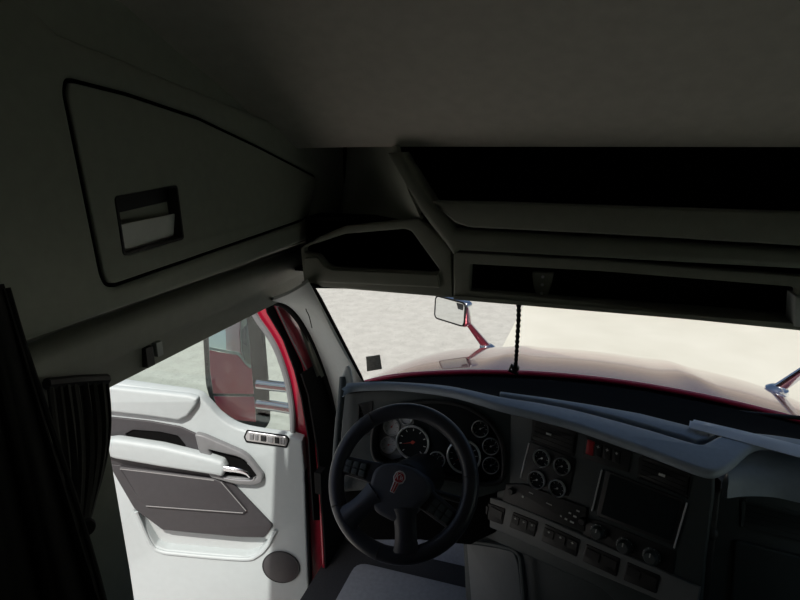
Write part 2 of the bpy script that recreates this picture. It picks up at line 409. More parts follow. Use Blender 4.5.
# other walls, floor, ceiling
FR_ = Frame((XR, 0, 0), (-1, 0, 0))                          # u = -Y
hole_r = [(-.45, .80), (-1.60, .80), (-1.74, .98), (-1.50, 1.36), (-.45, 1.38)]
struct(ob('wall_right', plate(FR_, [(1.3, -.1), (-2.15, -.1), (-2.15, .93), (-1.90, .95), (-1.67, 1.42), (-1.74, 1.46), (-1.74, 2.45), (1.3, 2.45)], [hole_r], w0=-.05, w1=0, px=False), 'trimd'))
struct(ob('window_2', plate(FR_, hole_r, w0=-.03, w1=-.026, px=False), 'glassd'))
struct(ob('wall_back', box(-1.0, XR + .05, -1.34, -1.3, -.1, 2.5), 'liner'))
struct(ob('floor', box(-1.0, XR + .05, -1.3, 2.12, -.1, 0), 'carpet'))
struct(ob('wall_front', [box(-1.0, XR + .05, 2.12, 2.16, -.1, .70)], 'toe'))
# ceiling: flat over the bunk, curving down to the overhead shelf
prof = cat2([(-1.32, 2.42), (-.6, 2.42), (.1, 2.38), (.6, 2.28), (1.05, 2.10), (1.35, 1.935), (1.50, 1.845)], 6)
cx0, cx1 = -.86, XR + .04
rows = []
for (y, z) in prof:
    r_ = []
    for j in range(25):
        t = j / 24; x = cx0 + (cx1 - cx0) * t
        e = abs(2 * t - 1); dz = .07 * max(0, (e - .55) / .45) ** 2.2
        r_.append(V((x, y, z - dz * min(1, (1.55 - y) / .5))))
    rows.append(r_)
struct(ob('ceiling', loft(rows, -.02), 'liner'))
# roof skin that closes the space above the shelf
struct(ob('trim_1', [box(-.40, XR - .01, 1.63, 1.65, 1.45, 2.0), box(-.97, -.40, 1.90, 1.92, 1.45, 2.0), box(-.42, -.40, 1.63, 1.92, 1.45, 2.0), box(-.97, -.40, 1.63, 1.92, 1.445, 1.455), box(-.97, XR - .01, 1.30, 1.92, 2.0, 2.02)], 'blackm'))

# ================================================================== left wall: overhead cabinet, rail
FC = Frame((-.80, 0, 0), (1, 0, 0))
def XS(prof, y0, y1): return extr(prof, 'y', y0, y1)
cb = thing('overhead_cabinet', (-.85, 1.1, 1.55), 'dark grey overhead side cabinet above the open door with a tapered lid', 'cabinet')
top = [FC.px(x, y) for x, y in ((60, 34), (130, 62), (200, 92), (280, 124), (350, 154))]
body = [(-1.25, 2.40), (.30, 2.34)] + [p for p in top if .35 < p[0] < 1.8] + [(1.84, 1.86), (1.84, 1.60), (1.78, 1.575), (1.55, 1.567), (1.2, 1.555), (-1.25, 1.555)]
lid = [(68, 79), (76, 79), (130, 93), (200, 117), (262, 147), (300, 167), (317, 176), (317.5, 186), (311, 215), (304, 221), (117, 287), (108, 286), (103, 276), (66, 92)]
lid2 = rp([FC.px(x, y) for x, y in lid], .012)
ob('cabinet_body', [plate(FC, body, [lid2], w0=-.10, w1=0, bev=.014, px=False), boxf(FC, .6, 1.80, 1.59, 2.1, -.10, -.03)], 'cab', cb)
cxl = sum(p[0] for p in lid2) / len(lid2); cyl = sum(p[1] for p in lid2) / len(lid2)
def shrink(pts, d):                                           # inset an outline by d
    out = []; n = len(pts); ar = sum(pts[i - 1][0] * pts[i][1] - pts[i][0] * pts[i - 1][1] for i in range(n)); sg = 1 if ar > 0 else -1
    for i in range(n):
        a_ = V((pts[i - 1][0], pts[i - 1][1])); c_ = V((pts[(i + 1) % n][0], pts[(i + 1) % n][1])); t = (c_ - a_)
        if t.length < 1e-9: out.append(pts[i]); continue
        t.normalize(); out.append((pts[i][0] - t.y * d * sg, pts[i][1] + t.x * d * sg))
    return out
latch_hole = [(115, 197), (177, 185), (184, 239), (124, 256)]
ld = ob('cabinet_door', plate(FC, shrink(lid2, .006), [rp([FC.px(x, y, -.003) for x, y in latch_hole], .008)], w0=-.022, w1=-.003, bev=.004, px=False), 'cab', cb)
ob('seam_gasket', tube([FC.at(a_, b_, -.012) for a_, b_ in shrink(lid2, .002)], .0055, 6, closed=True), 'blackm', ld)
lr = [FC.px(x, y, -.003) for x, y in latch_hole]
ob('latch_recess', [plate(FC, lr, [shrink(rp(lr, .008), .004)], w0=-.035, w1=-.002, px=False, r=.008), plate(FC, lr, w0=-.055, w1=-.05, px=False), plate(FC, [lr[0], lr[1], (lr[1][0], lr[1][1] - .035), (lr[0][0], lr[0][1] - .035)], w0=-.05, w1=-.028, px=False, bev=.004)], 'black', ld)
FLt = Frame(FC.pp(151, 231, -.016), (.95, .06, -.22))
plab(ob('latch', plate(FLt, [(121, 225), (179.5, 213), (182, 236), (126, 252)], w0=-.004, w1=.0, bev=.0015), 'latch', ld), 'pale grey latch plate')
# mouldings under the cabinet
rail = thing('side_rail', (-.92, .6, 1.35), 'long grey roof rail moulding over the door opening', 'rail')
ob('rail_cover', [XS([(-.93, 1.50), (-.905, 1.49), (-.897, 1.475), (-.900, 1.432), (-.905, 1.420), (-.922, 1.408), (-.928, 1.352), (-.94, 1.345), (-.965, 1.345), (-.965, 1.50)], -.2, 1.86)], 'railm', rail, ang=50)
ob('cabinet_underside', [XS([(-.812, 1.562), (-.815, 1.557), (-.87, 1.54), (-.93, 1.530), (-.945, 1.53), (-.945, 1.56)], -.2, 1.80)], 'cab', cb, ang=50)
p = AX(150, 352, -.925)
FH_ = Frame(p, (1, 0, 0))
hk = thing('coat_hook', p, 'small folding coat hook under the roof rail above the open door', 'hook')
ob('hook_base', [boxf(FH_, -.026, -.004, -.028, .018, -.004, .014)], 'black', hk)
ob('hook_plate', [boxf(FH_, .004, .022, -.012, .022, -.004, .018)], 'pillar', hk)

# A pillar trim between the door opening and the windscreen
Lp = [FL.pp(x, y, .0) for x, y in ((268, 297), (284, 300), (296, 309), (307, 325), (318, 348), (331, 385), (340, 425), (347, 470))]
Lp = cat(Lp, 4)
n = len(Lp)
Rp = [wind(-1.0, 1.06 - 1.12 * (i / (n - 1)) ** .9) + V((.004, -.012, 0)) for i in range(n)]
rows = []
for i in range(n):
    a_, c_ = Lp[i] + V((.006, -.004, 0)), Rp[i]; r_ = []
    for j in range(9):
        t = j / 8; r_.append(a_.lerp(c_, t) + V((.026, -.030, .004)) * math.sin(math.pi * t) ** .7)
    rows.append(r_)
struct(ob('trim_2', loft(rows, .012), 'pillar', ang=60))
rr = [[V((2 * XC - q.x - .03, q.y, q.z)) for q in r_] for r_ in rows]
struct(ob('trim_3', loft(rr, .012), 'pillar', ang=60))
# thin cable creeping down the pillar trim
cab = [(315, 289), (313.5, 297), (309, 304), (306, 309), (309, 316), (312, 328)]
pl_n = (rows[4][4] - EYE).normalized()
w_ = ob('pillar_wire', tube(cat([hit(x, y, rows[6][4] + V((.02, -.02, 0)), (.75, -.66, 0)) for x, y in cab], 5), .0016, 6), 'rubber')
lab(w_, 'thin black wire running down the upper corner of the windshield pillar', 'wire')

# grab handle on the pillar
gh = thing('grab_handle', AD(341, 455, 1.92), 'dark upright grab handle at the windshield pillar left of the steering wheel', 'grab handle')
hp = [AD(343, 377, 1.97), AD(341, 400, 1.95), AD(338, 430, 1.94), AD(336, 462, 1.94), AD(337, 490, 1.96)]
ob('handle_bar', tube(cat(hp, 5), .0125, 10), 'dash', gh)
FG = Frame(AD(345, 380, 1.97), (.25, -.9, .3))
plab(ob('handle_cap', plate(FG, [(338, 386), (341, 378), (346, 365.5), (350, 368), (353, 384), (347, 387)], w0=-.03, w1=.008, bev=.007, r=.008), 'pillar', gh), 'pale grey top mount')
ob('handle_foot', lathe(Frame(hp[-1], (0, -.5, 1), (0, 1, 0)), 0, 0, [(.02, -.03), (.022, .0), (.014, .02), (0, .022)], 14), 'dash', gh)

# ================================================================== overhead front: corner cubby, shelf, console
FO = Frame((0, 1.48, 0), (0, -1, 0))
cu = thing('corner_cubby', (-.55, 1.55, 1.45), 'small open overhead cubby in the corner above the windshield, driver side', 'cubby')
outer = [(300, 248), (318, 237), (345, 226), (419, 218), (430, 228), (451, 249), (453, 297), (304, 286)]
ch = [(303.5, 252), (305, 247), (345, 234), (404, 229), (411, 231), (440, 271), (431, 273), (333, 268), (326, 265), (318, 255)]
ob('face_frame', plate(FO, outer, [rp([FO.px(x, y, 0) for x, y in ch], .008)], w0=-.03, w1=0, bev=.006), 'trim', cu)
ob('front_lip', plate(FO, [(304, 258), (317, 257), (325, 267), (333, 270), (438, 274.5), (439.5, 288), (306, 282)], w0=-.0, w1=.010, bev=.004, r=.006), 'trim', cu)
cb0 = [FO.px(x, y, 0) for x, y in ch]
us = [a_[0] for a_ in cb0]; vs_ = [a_[1] for a_ in cb0]
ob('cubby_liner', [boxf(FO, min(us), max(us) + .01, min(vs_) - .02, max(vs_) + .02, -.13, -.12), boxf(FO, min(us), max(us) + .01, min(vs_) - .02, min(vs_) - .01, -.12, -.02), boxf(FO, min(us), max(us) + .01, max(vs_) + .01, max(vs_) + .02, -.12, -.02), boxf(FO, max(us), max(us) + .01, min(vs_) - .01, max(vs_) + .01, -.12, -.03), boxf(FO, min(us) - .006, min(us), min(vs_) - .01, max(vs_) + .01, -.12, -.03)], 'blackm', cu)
# sloping corner panel over the cubby and the slanted rib beside it
lft = cat([AX(347, 146, -.803), AX(346, 165, -.803), AX(344, 185, -.803), AX(339, 208, -.803), AX(330, 231, -.803)], 4)
rgt = cat([AY(396, 146, 1.475), AY(400, 165, 1.475), AY(408, 190, 1.475), AY(416, 208, 1.475), AY(421, 220, 1.485)], 4)
struct(ob('trim_4', loft([[a_.lerp(b_, t) + V((.02, -.03, 0)) * (math.sin(math.pi * min(1, t / .5)) * .0 if t < .5 else 0) for t in [k / 14 for k in range(15)]] for a_, b_ in zip(lft, rgt)], -.012), 'cab', ang=60))
FO3 = Frame((0, 1.46, 0), (0, -1, 0))
struct(ob('trim_5', plate(FO3, [(386, 153), (402, 152), (434, 203), (456, 229), (1195, 274), (1195, 291), (458, 251), (453, 256), (446, 246), (428, 223), (420, 212)], w0=-.06, w1=.018, bev=.016), 'trimd'))

sh = thing('overhead_shelf', (.4, 1.6, 1.64), 'wide open overhead shelf with black interior above the windshield console', 'shelf')
ob('shelf_lip', plate(FO3, [(431, 201.5), (500, 203), (800, 213), (1195, 229), (1195, 278), (800, 246), (620, 235), (500, 229), (469, 227.5), (455, 223)], w0=-.02, w1=.030, bev=.006, r=.006), 'trim', sh)
l0 = FO3.px(431, 206)[0]
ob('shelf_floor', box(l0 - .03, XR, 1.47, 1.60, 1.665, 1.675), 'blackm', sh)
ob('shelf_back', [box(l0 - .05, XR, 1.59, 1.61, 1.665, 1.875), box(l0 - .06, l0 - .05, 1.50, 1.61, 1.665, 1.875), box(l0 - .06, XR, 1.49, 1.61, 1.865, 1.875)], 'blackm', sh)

co = thing('overhead_console', (.4, 1.5, 1.44), 'long overhead console with an empty black radio bay along the windshield top', 'console')
bay = [(471, 264), (600, 271), (797, 288), (797, 326), (600, 305), (471, 290)]
bay = [(471, 264), (600, 271), (792, 286.5), (797, 290), (793, 325), (600, 303), (522, 295), (470, 290)]
ob('console_face', plate(FO, [(453.4, 252), (600, 260), (1195, 308), (1195, 386), (800, 331), (700, 321), (560, 308), (453.4, 298)], [rp([FO.px(x, y) for x, y in bay], .006)], w0=-.03, w1=.004, bev=.005), 'trim', co)
cb1 = [FO.px(x, y) for x, y in bay]; us = [a_[0] for a_ in cb1]; vs_ = [a_[1] for a_ in cb1]
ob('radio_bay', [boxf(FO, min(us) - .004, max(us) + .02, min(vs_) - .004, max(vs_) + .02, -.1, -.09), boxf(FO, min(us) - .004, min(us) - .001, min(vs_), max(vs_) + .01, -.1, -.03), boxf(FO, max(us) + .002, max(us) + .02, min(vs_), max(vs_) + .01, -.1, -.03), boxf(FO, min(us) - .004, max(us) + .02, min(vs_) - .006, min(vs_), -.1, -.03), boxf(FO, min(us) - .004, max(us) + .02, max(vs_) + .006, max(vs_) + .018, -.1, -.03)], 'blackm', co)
ob('console_underside', box(FO.px(454.5, 290)[0], XR, 1.47, 1.66, 1.436, 1.447), 'trim', co)
ob('cubby_underside', box(-.80, FO.px(453, 290)[0], 1.49, 1.62, 1.436, 1.447), 'trim', cu)
ob('bay_end_block', plate(FO, [(795, 296), (812, 298), (812, 330), (793, 327)], w0=-.05, w1=.012, bev=.006), 'pillar', co)
FBk = Frame((0, 1.545, 0), (0, -1, 0))
bk = ob('bracket', plate(FBk, [(532, 272), (554, 273), (552, 283), (548, 296), (536, 295), (533, 285)], w0=-.01, w1=.008, bev=.003, r=.006), 'trim', co)
u0, v0 = FBk.px(542.5, 284)
for dv in (.022, 0, -.024):
    ob('screw', lathe(FBk, u0, v0 + dv, [(.0042, .007), (.0042, .010), (0, .0115)], 12), 'silver', bk)
plab(bk, 'black mounting bracket with three bright screws')

# ================================================================== curtains
def pleats(label, name, topline, botline, nfold, amp, m, nrm, thick=.004, nc=90, nr=22, pinch=None):
    tl = cat(topline, 8); bl = cat(botline, 8)
    def samp(l, t):
        k = t * (len(l) - 1); i = min(int(k), len(l) - 2); return l[i].lerp(l[i + 1], k - i)
    rows = []
    for i in range(nr + 1):
        t = i / nr; r_ = []
        for j in range(nc + 1):
            s = j / nc; p_ = samp(tl, s).lerp(samp(bl, s), t)
            f = math.sin(2 * math.pi * nfold * s + .5 * math.sin(7 * s)) + .35 * math.sin(2 * math.pi * nfold * 2.3 * s + 1 + t)
            if pinch: p_ = p_ + pinch(s, t)
            r_.append(p_ + V(nrm) * amp * f * (.55 + .45 * t))
        rows.append(r_)
    return loft(rows, thick)
pc = thing('privacy_curtain', AX(90, 530, -.86), 'pleated black privacy curtain tied back at the rear edge of the door opening', 'curtain')
tl = [AX(47, 386, -.88), AX(75, 383, -.88), AX(107, 381, -.88)]
bl = [AX(62, 540, -.83), AX(74, 536, -.83), AX(84, 530, -.83)]
def pin(s, t): return V((0, .028 * s * math.sin(math.pi * t), 0))
ob('curtain_cloth', pleats('', '', tl, bl, 7, .012, 'curtain', (1, 0, 0), pinch=pin), 'curtain', pc)
ob('curtain_header', tube(cat([q + V((0, 0, .004)) for q in tl], 4), .011, 8), 'black', pc)
FK = Frame(AX(86, 527, -.82), (1, -.5, .2))
ob('tie_button', lathe(FK, 0, 0, [(.014, -.01), (.017, 0), (.014, .008), (0, .011)], 16), 'rubber', pc)
tail0 = [AX(62, 538, -.84), AX(84, 532, -.84)]; tail1 = [AX(64, 640, -.84), AX(118, 640, -.84)]
ob('curtain_tail', pleats('', '', tail0, tail1, 4, .010, 'curtain', (1, 0, 0)), 'curtain', pc)

bc = thing('bunk_curtain', (-.7, .45, 1.0), 'large black curtain hanging close beside the bunk at the far left', 'curtain')
tl = [AD(-140, 270, .55), AD(-60, 275, .62), AD(7, 288, .70)]
bl = [AD(-140, 650, .60), AD(0, 650, .70), AD(116, 650, .78)]
def pin2(s, t): return V((0, 0, 0)) - RT * 0
ob('curtain_cloth', pleats('', '', tl, bl, 4, .014, 'darkcl', (.6, -.8, 0), pinch=pin2), 'darkcl', bc)
ob('curtain_hem', tube(cat([AD(7, 288, .70), AD(24, 345, .715), AD(44, 405, .735), AD(72, 490, .752), AD(96, 570, .765), AD(116, 650, .78)], 5), .004, 8), 'darkcl', bc)
# rear door post trim behind the curtain
struct(ob('trim_6', plate(Frame((-.945, 0, 0), (1, 0, 0)), [(.55, .05), (.838, .05), (.842, .9), (.835, 1.34), (.55, 1.34)], w0=-.005, w1=.012, bev=.005, px=False), 'trim'))

# ================================================================== the open door
HG = V((-1.045, 1.86, 0)); OA = R(75)
FD = Frame(HG, (math.cos(OA), -math.sin(OA), 0))
def D(x, y, w=0): return FD.px(x, y, w)
dr = thing('door_1', HG + V((-.5, -.1, .1)), 'pale grey driver door swung wide open, its red edge at the hinge', 'door')
belt = [(20, 372), (70, 378), (110, 383), (160, 390), (194, 395), (206, 404), (218, 417), (234, 427.5), (255, 433), (293, 438)]
beltu = cat2([D(x, y) for x, y in belt], 4)
dr['kind'] = 'structure'
# main inner panel with the map pocket cut through it
right = [(302, 441), (304.5, 470), (306, 520), (309, 600), (311, 660)]
pout = beltu + [D(x, y) for x, y in right] + [D(60, 660), D(20, 660)]
pocket = [(134, 510), (146, 516), (158, 530), (200, 533), (262, 538), (268, 541), (258, 553), (246, 557), (165, 550), (155, 546)]
pk = rp([D(x, y) for x, y in pocket], .01)
ob('inner_panel', plate(FD, pout, [pk], w0=-.06, w1=0, bev=.010, px=False), 'door', dr, ang=45)
pu = [a_[0] for a_ in pk]; pv = [a_[1] for a_ in pk]
ob('map_pocket', [boxf(FD, min(pu) - .02, max(pu) + .02, min(pv) - .02, max(pv) + .02, -.052, -.045)], 'kit', dr)
ob('pocket_rim', tube(cat([FD.pp(x, y, .002) for x, y in ((136, 512), (150, 543), (160, 551), (180, 554), (242, 559), (258, 555), (268, 545), (276, 530))], 4), .009, 8), 'door', dr)
# belt pad
ob('belt_pad', plate(FD, [(20, 378), (110, 387.5), (188, 396), (197, 399), (196, 405), (187, 417), (178, 421), (150, 417), (110, 412.5), (20, 404)], w0=-.01, w1=.028, bev=.012, r=.008), 'door', dr)
# charcoal inserts
up = [(20, 409), (108, 417), (150, 421.5), (180, 427), (200, 436), (214, 446), (224, 470), (222, 486), (190, 478), (110, 468), (20, 455)]
ob('upper_insert', plate(FD, up, [rp([D(x, y, .008) for x, y in ((125, 434), (133, 430), (160, 432), (178, 436), (186, 446), (182, 449), (150, 444), (128, 440))], .008)], w0=-.005, w1=.008, bev=.004, r=.01), 'doord', dr)
ob('pull_recess', plate(FD, [(122, 429), (186, 432), (188, 450), (126, 444)], w0=-.003, w1=.001), 'blackm', dr)
lo = [(108, 464), (212, 478), (229, 480), (273, 526), (264, 538), (240, 537.5), (190, 533), (162, 530), (150, 521), (134, 509), (120, 485)]
ob('lower_insert', plate(FD, lo, w0=-.005, w1=.010, bev=.005, r=.008), 'doord', dr)
pdl = [(118, 467), (216, 479.5), (223, 483), (247, 512), (243, 515), (200, 512), (146, 508), (138, 500)]
ob('padded_panel', plate(FD, pdl, w0=.004, w1=.022, bev=.009, r=.008), 'doord', dr)
st_ = [FD.at(*D(x, y, .0225), .0225) for x, y in ((120, 469), (150, 472.5), (214, 480.5))]
st2 = [FD.at(*D(x, y, .023), .023) for x, y in ((146, 506), (200, 510), (243, 513))]
st3 = [FD.at(*D(x, y, .023), .023) for x, y in ((221, 482), (234, 497), (246, 511))]
ob('stitch_line', [tube(st_, .0022, 6), tube(st2, .0022, 6), tube(st3, .0022, 6)], 'stitch', dr)
# pocket's dark left slot
ob('pocket_slot', plate(FD, [(134, 511), (141, 512), (160, 549), (152, 547)], w0=-.044, w1=-.035), 'blackm', dr)
# armrest bar
arm = [(20, 430), (106, 441), (114, 440), (160, 447), (212, 459.5), (222, 463), (226, 470), (222, 478), (212, 476), (160, 468), (114, 460), (104, 456), (20, 445)]
ob('armrest', plate(FD, arm, w0=.0, w1=.055, bev=.018, r=.01, bres=4), 'door', dr, ang=60)
# handle bezel, cup and lever
bz = [(194, 434), (203, 436), (242, 453), (249, 458), (263, 476), (262, 483), (254, 486), (236, 485), (210, 478), (198, 450)]
bzi = [(208, 450), (237, 457), (245, 461), (257, 477), (252, 480), (222, 477)]
bh = ob('handle_bezel', plate(FD, bz, [rp([D(x, y, .03) for x, y in bzi], .008)], w0=0, w1=.03, bev=.008, r=.012), 'doorm', dr)
ob('handle_cup', plate(FD, [(206, 448), (238, 455), (260, 478), (252, 483), (218, 478)], w0=.004, w1=.010), 'blackm', bh)
lev = [FD.at(*D(x, y, .045), .045) for x, y in ((212, 464), (222, 468), (236, 470), (246, 473), (250, 477))]
plab(ob('handle_lever', tube(cat(lev, 5), [.016 - .0095 * (i / 20) for i in range(21)], 12, flat=.6, flatdir=FD.n[:]), 'chrome', bh), 'chrome pull lever')
ob('lever_guide', tube(cat([FD.at(*D(x, y, .028), .028) for x, y in ((224, 478), (240, 480), (252, 480), (255, 477))], 4), .004, 8), 'satin', bh)
# window switch plate
FWs = FD
sw = [(247.5, 431.5), (286, 437), (288, 440), (286, 446.5), (246.5, 441), (245, 437)]
ob('switch_gasket', plate(FD, [(246.5, 430.2), (286.8, 435.8), (289.6, 440), (287, 448), (246, 442.4), (243.5, 437)], w0=-.002, w1=.003, px=True, r=.006), 'rubber', dr)
sp_ = plab(ob('switch_plate', plate(FD, sw, w0=0, w1=.008, bev=.003, r=.006), 'satin', dr), 'silver window switch plate')
for (a_, c_) in ((249.5, 253.5), (254.8, 258), (260.5, 266), (267.5, 273), (274.5, 279), (280.5, 284.5)):
    q = lambda x, y: (x, y + (x - 246) * .145)
    m_ = 'black' if (260 < a_ < 265 or 274 < a_ < 276) else 'doorm'
    ob('window_switch', plate(FD, [q(a_, 433.4), q(c_, 433.4), q(c_, 439.3), q(a_, 439.3)], w0=.006, w1=.012, bev=.002, r=.003), m_, sp_)
# speaker
su, sv = D(281, 567, .004)
sk = ob('speaker_grille', lathe(FD, su, sv, [(.082, 0), (.082, .006), (.074, .010), (.0, .013)], 36), 'doord', dr)
ob('grille_ring', tube([FD.at(su + .082 * math.cos(q * math.pi / 18), sv + .082 * math.sin(q * math.pi / 18), .006) for q in range(36)], .003, 6, closed=True), 'black', sk)
# outer red shell with the window frame
wtop = [D(20, 250), D(225, 268)]
front_in = [(246, 295), (256, 317), (267, 333), (277, 351), (287, 381), (292, 412), (293, 438)]
front_out = [(255, 293), (270, 311), (286, 338), (302, 370), (309, 402), (315, 440), (319, 500), (323, 566), (326, 660)]
wi = [D(x, y, -.05) for x, y in front_in]
wo = [D(x, y, -.05) for x, y in front_out]
bx = [D(x, y + 2, -.05) for x, y in belt]
zt = 1.50
tlft = D(20, 372, -.05)[0] - .06
shell_out = [(tlft - .06, zt + .05), (wo[0][0] - .03, zt + .05)] + cat2(wo, 4) + [D(20, 660, -.05), (tlft - .06, 0.1)]
shell_out = [(tlft - .06, zt + .05), (wo[0][0] - .03, zt + .05)] + cat2(wo, 4) + [(tlft - .06, wo[-1][1])]
gl = [(tlft, zt), (wi[0][0] - .02, zt)] + cat2(wi, 4) + bx[::-1][1:] + [(tlft, bx[0][1])]
ob('outer_shell', plate(FD, shell_out, [gl], w0=-.12, w1=-.065, bev=.012, px=False), 'red', dr, ang=50)
ob('edge_seal', plate(FD, [(302, 440), (305, 470), (308, 520), (311, 600), (313, 660), (309, 660), (306, 600), (303.5, 520), (301, 470)], w0=-.05, w1=-.01), 'rubber', dr)
gk = [FD.at(a_, b_, -.05) for a_, b_ in gl]
ob('window_gasket', tube(gk, .0125, 8, closed=True), 'doorm', dr)
plab(ob('window_pane', plate(FD, gl, w0=-.082, w1=-.078, px=False), 'glassd', dr), 'faintly tinted door glass')

# ================================================================== tall side mirror beyond the door glass
FM = Frame(AD(236, 372, 3.1), (.42, -.9, .25))
sm = thing('side_mirror', FM.at(0, -.35, 0), 'tall dark framed side mirror on chrome arms seen through the open door glass', 'mirror')
q = lambda x, y, w=0: FM.px(x, y, w)
mo = [(200, 300), (254, 270), (262, 320), (267, 380), (269, 424), (264, 430), (246, 428), (212, 410), (205, 385)]
ob('mirror_housing', plate(FM, mo, w0=-.10, w1=0, bev=.02, r=.02), 'rubber', sm)
plab(ob('upper_glass', plate(FM, [(207, 302), (243, 288), (250, 345), (254, 394), (213, 393.5), (210, 372)], w0=-.01, w1=.006, bev=.002), 'mirror', sm), 'tall flat mirror glass')
plab(ob('lower_glass', plate(FM, [(213.5, 396), (254.5, 396.5), (256, 422), (236, 420), (217, 408)], w0=-.01, w1=.006, bev=.002), 'mirror', sm), 'small lower mirror glass')
for y0, y1 in ((384, 390), (404, 412)):
    ob('mirror_arm', tube([AD(258, y0, 3.08), AD(275, y0 + 2, 3.05), AD(310, y1, 2.98)], .030, 14), 'chrome', sm)
ob('arm_bracket', tube([AD(310, 380, 2.98), AD(312, 420, 2.98)], .03, 12), 'red', sm)

# ================================================================== dashboard
ds = thing('dashboard', (0.0, 1.75, .5), 'wraparound slate grey dashboard with gauges, vents and switch panels under the windshield', 'dashboard')
LZ = 1.06
FLp = FZ(LZ)
lipf = [(343, 391), (352, 386), (372, 384.5), (400, 384.8), (450, 391), (500, 405), (540, 414.5), (575, 424), (612, 436.5), (650, 450), (680, 461.5), (702, 469), (714, 471), (724, 468.5), (734, 462.5), (746, 452), (757, 445), (770, 443), (800, 449), (900, 472)]
lipb = [(346, 382), (372, 380.5), (400, 381), (450, 385), (500, 395.6), (540, 402), (575, 409), (612, 418.5), (650, 429), (680, 438), (699, 443), (708, 440.5), (719, 435), (740, 431), (800, 438), (900, 460)]
f2 = cat2([FLp.px(x, y) for x, y in lipf], 5); b2 = cat2([FLp.px(x, y) for x, y in lipb], 5)
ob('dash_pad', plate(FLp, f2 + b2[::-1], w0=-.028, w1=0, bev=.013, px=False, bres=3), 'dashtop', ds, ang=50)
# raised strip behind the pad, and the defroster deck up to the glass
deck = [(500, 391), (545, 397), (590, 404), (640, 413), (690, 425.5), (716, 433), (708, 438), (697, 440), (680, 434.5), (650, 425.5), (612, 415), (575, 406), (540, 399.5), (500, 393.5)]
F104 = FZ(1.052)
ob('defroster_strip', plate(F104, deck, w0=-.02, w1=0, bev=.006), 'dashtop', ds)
rows = []
for k in range(5):
    t = k / 4; r_ = []
    for j in range(33):
        s = j / 32; i = s * (len(b2) - 1); i0 = min(int(i), len(b2) - 2); a_ = V((b2[i0][0], b2[i0][1], 0)).lerp(V((b2[i0 + 1][0], b2[i0 + 1][1], 0)), i - i0)
        a_ = V((a_.x, a_.y - .02, LZ - .030))
        wv = wind(max(-1, min(1.0, (a_.x - .1) / .80)), 0) + V((0, -.015, .004))
        r_.append(a_.lerp(wv, t) + V((0, 0, -.02 * math.sin(math.pi * t))))
    rows.append(r_)
ob('defroster_deck', loft(rows, -.01), 'deck', ds)
# --- instrument panel
FI = Frame(AZ(430, 392, 1.04) + V((0, .006, 0)), (.02, -.966, .259))
fo = [(344, 392), (352, 387.5), (400, 384), (450, 390), (515, 404), (520, 430), (512, 488), (470, 500), (400, 488), (342, 492), (339, 470)]
clu = [(374, 455), (373, 436), (378, 418), (388, 408.5), (410, 403), (436, 401), (460, 404.5), (480, 414), (494, 427), (502, 443), (504, 462), (501, 480), (480, 484), (455, 480), (430, 476), (400, 466), (384, 464)]
c2 = cat2([FI.px(x, y) for x, y in clu], 4, True)
ob('instrument_fascia', plate(FI, fo, [c2], w0=-.03, w1=0, bev=.004, r=.01), 'dash', ds)
ob('cluster_hood', [tube([FI.at(a_, b_, .004) for a_, b_ in c2], .008, 10, closed=True), loft([[FI.at(a_, b_, .0) for a_, b_ in c2 + c2[:1]], [FI.at(a_ * .97 + .03 * c2[0][0] * 0, b_, -.05) for a_, b_ in c2 + c2[:1]]], .003)], 'black', ds)
cp = ob('cluster_face', plate(FI, [(366, 470), (366, 400), (440, 394), (510, 425), (514, 490), (450, 492)], w0=-.056, w1=-.05), 'dial', ds)
FIc = Frame(FI.at(0, 0, -.049), FI.n)
ob('silver_panel', plate(FIc, [(377, 452), (379, 428), (385, 415), (402, 411), (413, 412), (414, 424), (400, 432), (396, 445), (402, 457), (392, 460)], w0=-.001, w1=.003, bev=.001, r=.006), 'plateg', cp)
ob('lower_column_panel', plate(Frame(FI.at(0, 0, -.02), FI.n), [(338, 480), (520, 478), (500, 530), (470, 545), (420, 540), (345, 540)], w0=-.02, w1=-.0, bev=.004), 'blackm', ds)
